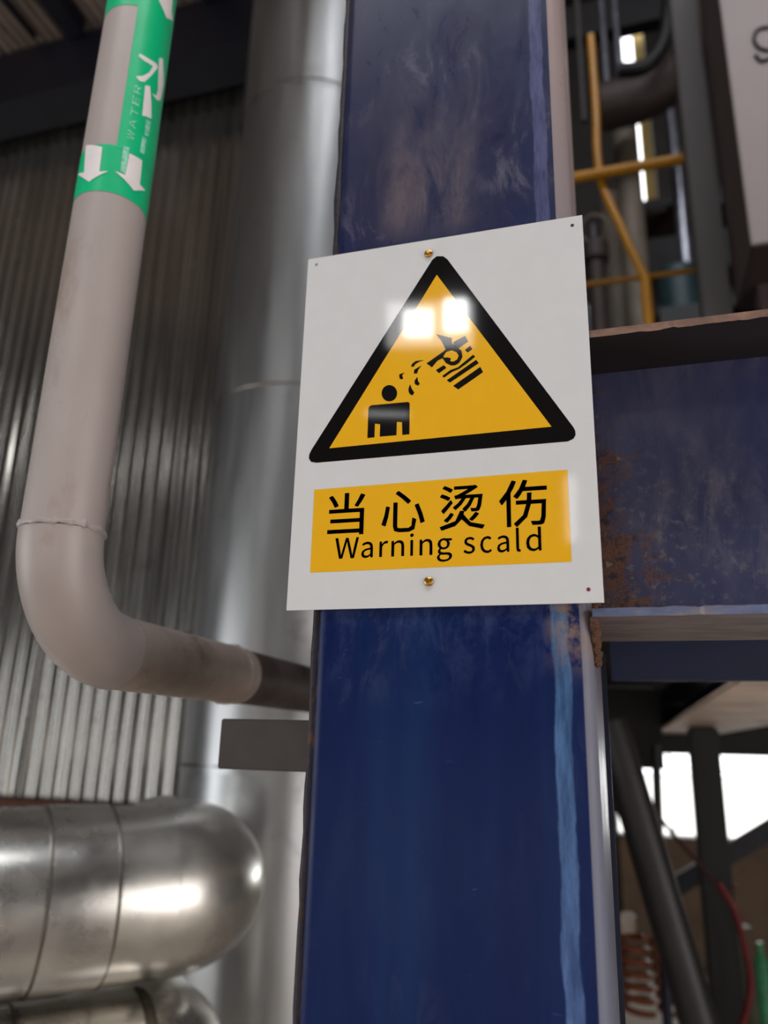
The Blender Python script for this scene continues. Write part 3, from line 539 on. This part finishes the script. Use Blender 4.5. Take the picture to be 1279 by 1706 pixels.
# the camera sees azimuth grow to the right
o = obj('label_sheet', patch(bmesh.new(), thE, thE+2.6, zb1-0.004, ztop_+0.25, PR+0.0007, 40), 'label_green', pipe, True); o['label'] = 'green vertical label strip with a white character'
ztb = thpx(205, 8)[1]
obj('label_band', patch(bmesh.new(), -PI, PI, ztb, ztb+0.10, PR+0.0004, 72), 'label_green', pipe, True)
def wrapped(name, polys, mat, off=0.0010):
    """flat outlines given as (azimuth, z), cut into narrow strips and rolled on the pipe"""
    bm = bmesh.new()
    for pts in polys:
        bm.faces.new([bm.verts.new((a, b, 0)) for a, b in pts])
    bmesh.ops.triangulate(bm, faces=bm.faces[:])
    xs = [v.co.x for v in bm.verts]; x = min(xs)+0.08
    while x < max(xs):
        bmesh.ops.bisect_plane(bm, geom=bm.verts[:]+bm.edges[:]+bm.faces[:], plane_co=(x, 0, 0), plane_no=(1, 0, 0)); x += 0.08
    for v in bm.verts: v.co = cyl(v.co.x, v.co.y, PR+off)
    for f in bm.faces:
        f.normal_update(); c = f.calc_center_median()
        if f.normal.dot(Vector((c.x-PX, c.y-PY, 0))) < 0: f.normal_flip()
    return obj(name, bm, mat, pipe)
wrapped('arrow', [[thpx(*q) for q in ((144, 243), (171, 246), (166, 287), (181, 286), (149, 304), (131, 291), (141, 288))]], 'label_white')
wrapped('arrow', [[thpx(*q) for q in ((215, 256), (236, 268), (232, 308), (241, 318), (222, 318), (191, 286), (208, 292))]], 'label_white')
wrapped('arrow', [[thpx(*q) for q in ((263, -8), (287, -8), (285, 20), (287, 36), (276, 30), (264, 2))]], 'label_white')
def strokes(pl, wd):
    out = []
    for a, b in zip(pl, pl[1:]):
        a = Vector(a); b = Vector(b); d = (b-a).normalized(); n = Vector((-d.y, d.x))*wd/2
        out.append([thpx(*(a+n)), thpx(*(b+n)), thpx(*(b-n)), thpx(*(a-n))])
    return out
wrapped('lettering', [[thpx(*q) for q in ((232, 90), (246, 98), (260, 107), (262, 113), (250, 128), (240, 137), (232, 136), (226, 128), (238, 127), (248, 121), (254, 111), (241, 103), (231, 95))],
                      [thpx(*q) for q in ((264, 97), (270, 98), (271.5, 140), (266, 168), (260, 167), (252, 156), (259, 160), (262, 150), (263, 120))]], 'label_white')
wrapped('pale_patch', [[thpx(*q) for q in ((241, 143), (249, 144), (251, 175), (251, 198), (236, 193), (239, 165))]], 'label_white', 0.0011)  # plain pale patches on the green tape
wrapped('pale_patch', [[thpx(*q) for q in ((242, 199), (250, 203), (246, 228), (240, 226))], [thpx(*q) for q in ((236, 228), (243, 232), (239, 258), (232, 254))]], 'label_pale', 0.0011)
wrapped('pale_patch', [[thpx(*q) for q in ((205, 244), (215, 247), (208, 290), (200, 286))]], 'label_pale', 0.0012)
# small letters running up the strip's left edge
bm_polys = []
for i, ch in enumerate('WATER'):
    x0, x1, y0, y1 = bb(ch); vs, fs = GL[ch]
    zc0 = thpx(214, 232)[1] + i*0.0185; th0 = thpx(212-2+i*1.5, 232-i*10)[0]-0.02
    for f in fs:
        bm_polys.append([(th0+0.22-(vs[k][1]/1000)/0.27*0.20, zc0+(vs[k][0]/1000-x0)/(x1-x0)*0.0135) for k in f])
wrapped('small_lettering', bm_polys, 'label_pale', 0.0012)

# ---------------------------------------------------------------- corrugated cladding behind, with soffit deck and beam
WY = 2.3
clad = thing('corrugated_wall', 'tall corrugated galvanised sheet wall behind the grey pipe', 'wall cladding', (-3.2, WY, -0.58))
P = 0.076; W1 = P*11
x = -5.0+0.05; k = 0
while x < -1.0:
    bm = bmesh.new(); n = 12*11+6; z0, z1 = -0.60, 3.44; rows = 30; g = []
    for j in range(rows+1):
        z = z0+(z1-z0)*j/rows
        g.append([bm.verts.new((x+P*i/12, WY+(0.0085+0.003*noise.noise(Vector(((x+P*i/12)*11, 4.0, z*1.1))))*math.cos(2*PI*i/12)+0.004*(k % 2)+0.014*noise.noise(Vector(((x+P*i/12)*2.6, k*3.1, z*1.1))), z)) for i in range(n+1)])
    for j in range(rows):
        for i in range(n): bm.faces.new((g[j][i], g[j][i+1], g[j+1][i+1], g[j+1][i]))
    obj('corrugated_sheet', bm, 'corrugated', clad, True)
    x += W1; k += 1
o = obj('base_angle', B(-4.9, -0.9, WY-0.10, WY+0.02, -0.66, -0.585, bev=0.004), 'rust', clad); o['label'] = 'rust-brown angle along the foot of the sheets'
o = obj('corner_flashing', T([(-1.37, WY-0.02, -0.58), (-1.37, WY-0.02, 3.45)], 0.016, 16), 'vessel_clad', clad, True)
obj('eaves_beam', B(-4.9, -0.25, WY-0.30, WY-0.06, 3.06, 3.42), 'navy_black')
tag(bpy.data.objects['eaves_beam'], 'near-black horizontal beam across the top of the corrugated wall', 'beam')
deck = thing('soffit_deck', 'ribbed dark sheet soffit above the grey pipe, upper left', 'deck', (-2.6, 1.0, 3.5))
x = -4.9
while x < -0.5:
    bm = bmesh.new(); pr = []; q = x
    while q < x+0.899 and q < -0.35:
        pr += [(q, 3.53), (q+0.03, 3.53), (q+0.036, 3.50), (q+0.054, 3.50)]; q += 0.06
    a = [bm.verts.new((u, -1.0, v)) for u, v in pr]; b = [bm.verts.new((u, WY-0.02, v)) for u, v in pr]
    for i in range(len(pr)-1): bm.faces.new((a[i], a[i+1], b[i+1], b[i]))
    obj('deck_sheet', bm, 'deck', deck); x += 0.9
for q, wd in (((125, 50), 0.10), ((372, 30), 0.09), ((40, 55), 0.02)):
    p = at(*q, Z=3.42); obj('rafter', B(p.x-wd/2, p.x+wd/2, -1.0, WY-0.31, 3.38 if wd > .05 else 3.46, 3.497), 'navy_black', deck)

# ---------------------------------------------------------------- smooth clad vessel with lap joints
VX, VY, VR = -0.906, 1.678, 0.29
ves = thing('insulated_vessel', 'tall smooth sheet-clad round vessel between corrugated wall and blue column', 'vessel', (VX, VY, FL))
zl = [FL, -0.395, at(500, 641, Y=1.42).z, at(545, 131, Y=1.42).z, 3.495]
def shell(z0, z1, r, seed):
    bm = bmesh.new(); n = 96; m = max(4, int((z1-z0)/0.12)); g = []
    for j in range(m+1):
        z = z0+(z1-z0)*j/m; row = []
        for i in range(n):
            a = 2*PI*i/n; rr = r+0.0045*noise.noise(Vector((math.cos(a)*3.2+seed, math.sin(a)*3.2, z*0.8)))+0.0015*noise.noise(Vector((math.cos(a)*9+seed, math.sin(a)*9, z*1.5)))
            row.append(bm.verts.new((VX+rr*math.cos(a), VY+rr*math.sin(a), z)))
        g.append(row)
    for j in range(m):
        for i in range(n): bm.faces.new((g[j][i], g[j][(i+1) % n], g[j+1][(i+1) % n], g[j+1][i]))
    return bm
for i in range(4):
    obj('cladding_sheet', shell(zl[i]-0.02, zl[i+1], VR+0.003*(i % 2), i*5.3), 'vessel_clad', ves, True)
    if i < 3: obj('lap_joint', torus(bmesh.new(), (VX, VY, zl[i+1]), (0, 0, 1), VR+0.003, 0.0035, 96, 6), 'seam', ves, True)

# ---------------------------------------------------------------- two horizontal clad pipes, elbows turning back
AZ = math.radians(42); D = Vector((math.sin(AZ), math.cos(AZ), 0)); Lf = Vector((-D.y, D.x, 0))
def clad_pipe(zc, tip, r, seams, label, end_label):
    er = 0.10
    t = thing('insulated_pipe', label, 'pipe', (tip.x-D.x*0.6, tip.y-D.y*0.6, zc), 'clad pipes lower left')
    c0 = Vector((tip.x, tip.y, zc)) - D*(er+r-0.01)
    start = c0 - D*1.35
    seg = [start]+[c0-D*s for s in seams]+[c0]
    for i in range(len(seg)-1):
        a, b = seg[i], seg[i+1]; rr = r+0.0025*(i % 2)
        bm = bmesh.new(); n = 72; m = 6; ax = (b-a).normalized(); u = Vector((0, 0, 1)); v = ax.cross(u); g = []
        for j in range(m+1):
            c = a+(b-a)*(j/m); row = []
            for k2 in range(n):
                th = 2*PI*k2/n; d = math.cos(th)*u+math.sin(th)*v; q = rr+0.003*noise.noise(d*1.8+c*3.0)
                row.append(bm.verts.new(c+d*q))
            g.append(row)
        for j in range(m):
            for k2 in range(n): bm.faces.new((g[j][k2], g[j][(k2+1) % n], g[j+1][(k2+1) % n], g[j+1][k2]))
        obj('cladding_sheet', bm, 'pipe_clad', t, True)
        if i: obj('seam_bead', torus(bmesh.new(), a, D, r+0.002, 0.0028, 72, 6), 'seam', t, True)
    # elbow in four gores, each a flat-sided mitred piece
    cc = c0 + Lf*er; K = 12; rings = []
    for k2 in range(K+1):
        a = (PI/2)*k2/K; c = cc - Lf*er*math.cos(a) + D*er*math.sin(a); dd = D*math.cos(a)+Lf*math.sin(a); side = Lf*math.cos(a)-D*math.sin(a)
        rings.append([(c + r*(math.cos(2*PI*i/72)*Vector((0, 0, 1)) + math.sin(2*PI*i/72)*side*(-1))) for i in range(72)])
    bm = bmesh.new(); VV = [[bm.verts.new(p) for p in rg] for rg in rings]
    for A, Bq in zip(VV, VV[1:]):
        for i in range(72): bm.faces.new((A[i], A[(i+1) % 72], Bq[(i+1) % 72], Bq[i]))
    obj('elbow', bm, 'pipe_clad', t, True)
    c1 = cc + D*er
    obj('wall_run', T([c1, c1+Lf*0.22], r, 72, True), 'pipe_clad', t, True)
    return t, c0
tip = Vector((-0.665, 1.14, 0))
clad_pipe(-0.639, tip, 0.173, [0.25, 0.12], 'upper bright sheet-clad pipe with an elbow, lower left', '')
t2, c0 = clad_pipe(-1.006, tip-D*0.06, 0.173, [0.20], 'lower sheet-clad pipe under the bright one, cut by the bottom of the photo', '')
obj('gasket_band', torus(bmesh.new(), Vector((c0.x, c0.y, -1.006))+D*0.05, D, 0.165, 0.012, 72, 8), 'gasket', t2, True)

# ---------------------------------------------------------------- right side, behind the beam
def tg(name, bm, mat, label, cat, smooth=False, group=None): return tag(obj(name, bm, mat, None, smooth), label, cat, group)
tg('floor_joist', B(0.146, 3.0, 0.60, 0.612, -0.217, 0.0), 'dark_blue', 'dark blue steel joist just behind the beam underside', 'beam')
M['girder_pale'] = simple('girder_pale', srgb(216, 190, 170), 0.65, 0, 0.3, 5, (1, .5, 1), 0.1, (srgb(120, 92, 78), 0.56))
fb = thing('deep_girder', 'girder running back into the hall with pale rusty underside, below the blue beam', 'beam', (0.5, 3, -0.2))
o = obj('bottom_flange', B(0.345, 0.70, 0.70, 6.6, -0.212, -0.198), 'girder_pale', fb); o['label'] = 'pale brown rusty underside flange'
obj('web', B(0.51, 0.53, 0.70, 6.6, -0.198, -0.05), 'dark_blue', fb)
tg('platform_deck', B(-0.1, 4.9, 0.62, 6.9, -0.02, 0.03), 'black_steel', 'black platform deck seen from below behind the blue beam', 'platform')
tg('cross_beam', B(0.06, 4.9, 4.6, 4.75, -0.32, -0.03), 'black_steel', 'black cross beam above the bright opening', 'beam')
tg('hanging_screen', B(-0.4, 0.33, 3.3, 3.34, -0.40, -0.03), 'black_steel', 'black screen hanging under the platform beside the column', 'screen')

# lower posts, braces, hoses
tg('support_post', B(0.425, 0.545, 3.0, 3.12, FL, -0.214, bev=0.01), 'black_steel', 'thick black vertical post before the bright opening', 'post')
a = at(1040, 1285, Y=2.2); b = at(1180, 1760, Y=2.2); d = (b-a)
tg('brace_tube', T([a-d*0.2, b+d*1.0], 0.06, 24), 'grey_brace', 'thick dark grey slanting tube beside the column', 'brace', True)
a = at(1300, 1370, Y=3.5); b = at(1105, 1487, Y=3.5)
bm = B(-0.5, 0.5, -0.03, 0.03, -0.04, 0.04)
dv = (b-a); bmesh.ops.scale(bm, vec=(dv.length+0.4, 1, 1), verts=bm.verts[:])
bmesh.ops.rotate(bm, cent=(0, 0, 0), matrix=Matrix.Rotation(-math.atan2(dv.z, dv.x)+0, 3, 'Y'), verts=bm.verts[:]); bmesh.ops.translate(bm, vec=(a+b)/2+Vector((0.15, 0, 0.09)), verts=bm.verts[:])
tg('diagonal_brace', bm, 'navy_black', 'navy diagonal flat brace behind the thick black post', 'brace')
tg('thin_post', T([at(1092, 1240, Y=2.8), at(1101, 1500, Y=2.8), at(1104, 1720, Y=2.8)+Vector((0, 0, -1))], 0.018, 12), 'black_steel', 'thin dark vertical rod left of the thick black post', 'post', True)
tg('blue_post', T([at(1107, 1600, Y=2.5), at(1112, 1720, Y=2.5)+Vector((0, 0, -0.5))], 0.014, 12), 'dark_blue', 'thin blue upright at the bottom between slanting tube and column', 'post', True)
tg('red_hose', T(smoothpath([at(1196, 1470, Y=2.9), at(1222, 1515, Y=2.9), at(1240, 1575, Y=2.9), at(1250, 1640, Y=2.9), at(1236, 1706, Y=2.9), at(1200, 1770, Y=2.9)]), 0.013, 12), 'hose_red', 'red hose hanging in a curve at lower right', 'hose', True)
tg('red_cable', T(smoothpath([at(1040, 1270, Y=2.6), at(1072, 1320, Y=2.6), at(1105, 1370, Y=2.6), at(1158, 1432, Y=2.6), at(1190, 1470, Y=2.6)]), 0.008, 10), 'cable_red', 'thin dark red cable crossing before the bright opening', 'cable', True)
bm = bmesh.new()
hp = []
for i in range(120):
    a_ = i/120*2*PI*6; c = at(1050+i*0.12, 1560+i*1.05, Y=3.2); hp.append(c+Vector((0.06*math.cos(a_), 0.06*math.sin(a_), 0)))
tg('orange_hose_coil', tube(bm, hp, 0.014, 10), 'orange', 'orange coiled hose at lower right beside the column', 'hose', True)
hp = []
for i in range(100):
    a_ = i/100*2*PI*6; c = at(1096+i*0.16, 1560+i*1.3, Y=3.6); hp.append(c+Vector((0.035*math.cos(a_), 0.035*math.sin(a_), 0)))
tg('orange_spring_hose', T(hp, 0.012, 10), 'orange', 'narrow orange spiral hose behind the slanting tube', 'hose', True)
c = at(1046, 1545, Y=3.4); tg('white_box', B(c.x-0.035, c.x+0.035, 3.4, 3.5, c.z-0.05, c.z+0.05, bev=0.01), 'white_box', 'small pale box above the orange coiled hose', 'box')
c = at(1227, 1612, Y=4.2); tg('grey_drum', T([(c.x, 4.2, FL), (c.x, 4.2, c.z+0.05), (c.x, 4.2, c.z+0.2)], 0.085, 24), 'drum', 'olive grey drum behind the red hose', 'drum', True)
c = at(1271, 1630, Y=4.0); tg('green_bottle', T([(c.x, 4.0, FL), (c.x, 4.0, c.z+0.08), (c.x, 4.0, c.z+0.11), (c.x, 4.0, c.z+0.16)], [0.035, 0.035, 0.015, 0.015], 20), 'green', 'green bottle at the right edge beside the olive drum', 'bottle', True)
c = at(1203, 1480, Y=3.2); tg('orange_lamp', T([c+Vector((0.02, 0, -0.06)), c+Vector((0.03, 0, 0.02)), c+Vector((0.035, 0, 0.03))], [0.01, 0.028, 0.012], 16), 'orange', 'small orange fitting at the upper end of the red hose', 'fitting', True)

# upper right: railing, cabinet, column, ducts
rail = thing('yellow_railing', 'yellow tubular handrail of the upper stair, upper right', 'railing', (0.3, 2.0, 0.05))
RY = 2.0
obj('top_rail', T([at(930, 301, Y=RY), at(1150, 262, Y=RY)], 0.021, 16), 'rail_yellow', rail, True)
obj('mid_rail', T([at(960, 476, Y=RY+0.3), at(1160, 450, Y=RY+0.3)], 0.012, 16), 'rail_yellow', rail, True)
obj('post', T(smoothpath([at(984, 60, Y=RY+.04), at(992, 170, Y=RY+.04), at(999, 290, Y=RY+.04), at(1035, 380, Y=RY+.04), at(1073, 462, Y=RY+.04)]), 0.017, 16), 'rail_yellow', rail, True)
p = at(1075, 464, Y=RY+.04); obj('post', T([(p.x, p.y, p.z+0.01), (p.x, p.y, 0.04)], 0.021, 16), 'rail_yellow', rail, True)

cab = thing('control_cabinet', 'pale grey steel cabinet with black scrawl, top right corner', 'cabinet', (0.95, 1.7, 1.13))
cz = 1.137
o = obj('cabinet_body', B(0.615, 1.5, 1.515, 1.9, cz, 2.7, bev=0.006), 'cabinet_side', cab); o['label'] = 'dark brown cabinet casing'
obj('cabinet_door', B(0.607, 1.5, 1.497, 1.513, cz-0.008, 2.7, bev=0.003), 'cabinet_grey', cab)
def scr(pts): return T(smoothpath([at(*q, Y=1.4945) for q in pts], 5), 0.006, 8)
obj('marker_scrawl', scr([(1282, 45), (1262, 50), (1256, 68), (1268, 82), (1290, 84)]), 'marker', cab, True)
obj('marker_scrawl', scr([(1258, 92), (1268, 102), (1285, 96)]), 'marker', cab, True)
tg('grey_column', B(0.505, 0.60, 1.86, 1.96, 0.03, 7.9, bev=0.008), 'col_grey', 'dull grey steel upright left of the cabinet', 'column')
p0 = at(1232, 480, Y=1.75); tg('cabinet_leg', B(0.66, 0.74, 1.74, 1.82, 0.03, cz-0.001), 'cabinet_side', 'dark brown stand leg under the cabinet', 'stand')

# slot windows look out between these
tg('vertical_pipe', T([at(1040, 215, Y=4.0), (at(1040, 215, Y=4.0).x, 4.0, 0.031)], 0.085, 24), 'cream', 'cream vertical pipe behind the yellow railing', 'pipe', True)
bm = T(smoothpath([at(1000, 180, Y=3.6), at(1060, 165, Y=3.6), at(1105, 140, Y=3.6), at(1135, 95, Y=3.6), at(1150, 20, Y=3.6), at(1155, -60, Y=3.6)]), 0.15, 28)
tg('ventilation_duct', bm, 'duct_brown', 'brown bending duct above the top yellow rail', 'duct', True)
tg('duct_rim', T(smoothpath([at(1030, 118, Y=3.3), at(1075, 110, Y=3.3), at(1105, 70, Y=3.3), at(1115, 0, Y=3.3), at(1116, -60, Y=3.3)]), 0.045, 16), 'black_steel', 'black curved pipe above the brown duct', 'pipe', True)
a = at(950, 38, Y=4.5); tg('high_beam', B(-0.4, 1.3, 4.5, 4.62, a.z-0.16, a.z+0.18), 'black_steel', 'black high beam at the top right of the column', 'beam')
a = at(1100, 343, Y=4.3); tg('steel_shelf', B(a.x-0.17, 1.4, 4.3, 4.6, a.z-0.05, a.z), 'duct_brown', 'brown steel ledge below the lower slot window', 'ledge')
a = at(1100, 420, Y=4.9); tg('dark_cabinet', B(a.x-0.2, 1.6, 4.9, 5.3, a.z-0.55, a.z+0.5), 'black_steel', 'black cabinet below the brown ledge', 'cabinet')
a = at(1122, 230, Y=4.2); tg('steel_pipe', T([(a.x, 4.2, 0.031), (a.x, 4.2, a.z+0.25)], 0.045, 20), 'steel_light', 'short bluish steel pipe left of the grey upright', 'pipe', True)
a = at(1130, 470, Y=4.0); tg('tank_stand', B(a.x-0.14, a.x+0.14, 3.86, 4.14, 0.031, a.z-0.25), 'black_steel', 'black stand under the teal tank', 'stand'); tg('teal_tank', T([(a.x, 4.0, a.z-0.249), (a.x, 4.0, a.z+0.06), (a.x, 4.0, a.z+0.10)], [0.13, 0.13, 0.09], 28), 'teal', 'teal tank behind the lower yellow rail', 'tank', True)
for k, (qx, qy) in enumerate(((962, 20), (1002, 15), (1024, 15))):
    a = at(qx, qy, Y=3.9); tg('conduit', T([(a.x, 3.9, a.z-1.0), (a.x, 3.9, a.z+0.6)], 0.022, 12), 'steel_light' if k else 'col_grey',
        ('dull conduit nearest the blue column', 'middle of three grey conduits above the yellow rail', 'right one of three grey conduits above the yellow rail')[k], 'conduit', True, 'conduits at the upper right')
val = thing('valve', 'dark valve with handwheel just right of the sign', 'valve', at(990, 410, Y=3.2))
c = at(990, 410, Y=3.2)
obj('valve_body', T([(c.x, c.y, 0.031), c+Vector((0, 0, -0.28)), c+Vector((0, 0, -0.12)), c+Vector((0, 0, -0.1)), c+Vector((0, 0, 0.0))], [0.05, 0.05, 0.05, 0.075, 0.075], 20), 'duct_brown', val, True)
obj('handwheel', torus(bmesh.new(), c+Vector((0, -0.03, 0.09)), (0.2, 1, 0.3), 0.075, 0.012, 28, 8), 'cream', val, True)
obj('stem', T([c, c+Vector((0, -0.03, 0.12))], 0.012, 10), 'steel_light', val, True)
a = at(975, 535, Y=3.8); tg('steel_stub', T([(a.x+0.03, 3.8, 0.031), (a.x+0.03, 3.8, a.z+0.1)], 0.04, 16), 'steel_light', 'small light steel stub pipe just above the blue beam by the sign', 'pipe', True)
a = at(1030, 500, Y=4.6); tg('grey_pipe', T([(a.x, 4.6, 0.05), (a.x, 4.6, a.z+0.9)], 0.09, 20), 'cream', 'dull beige pipe behind the cream vertical pipe', 'pipe', True)
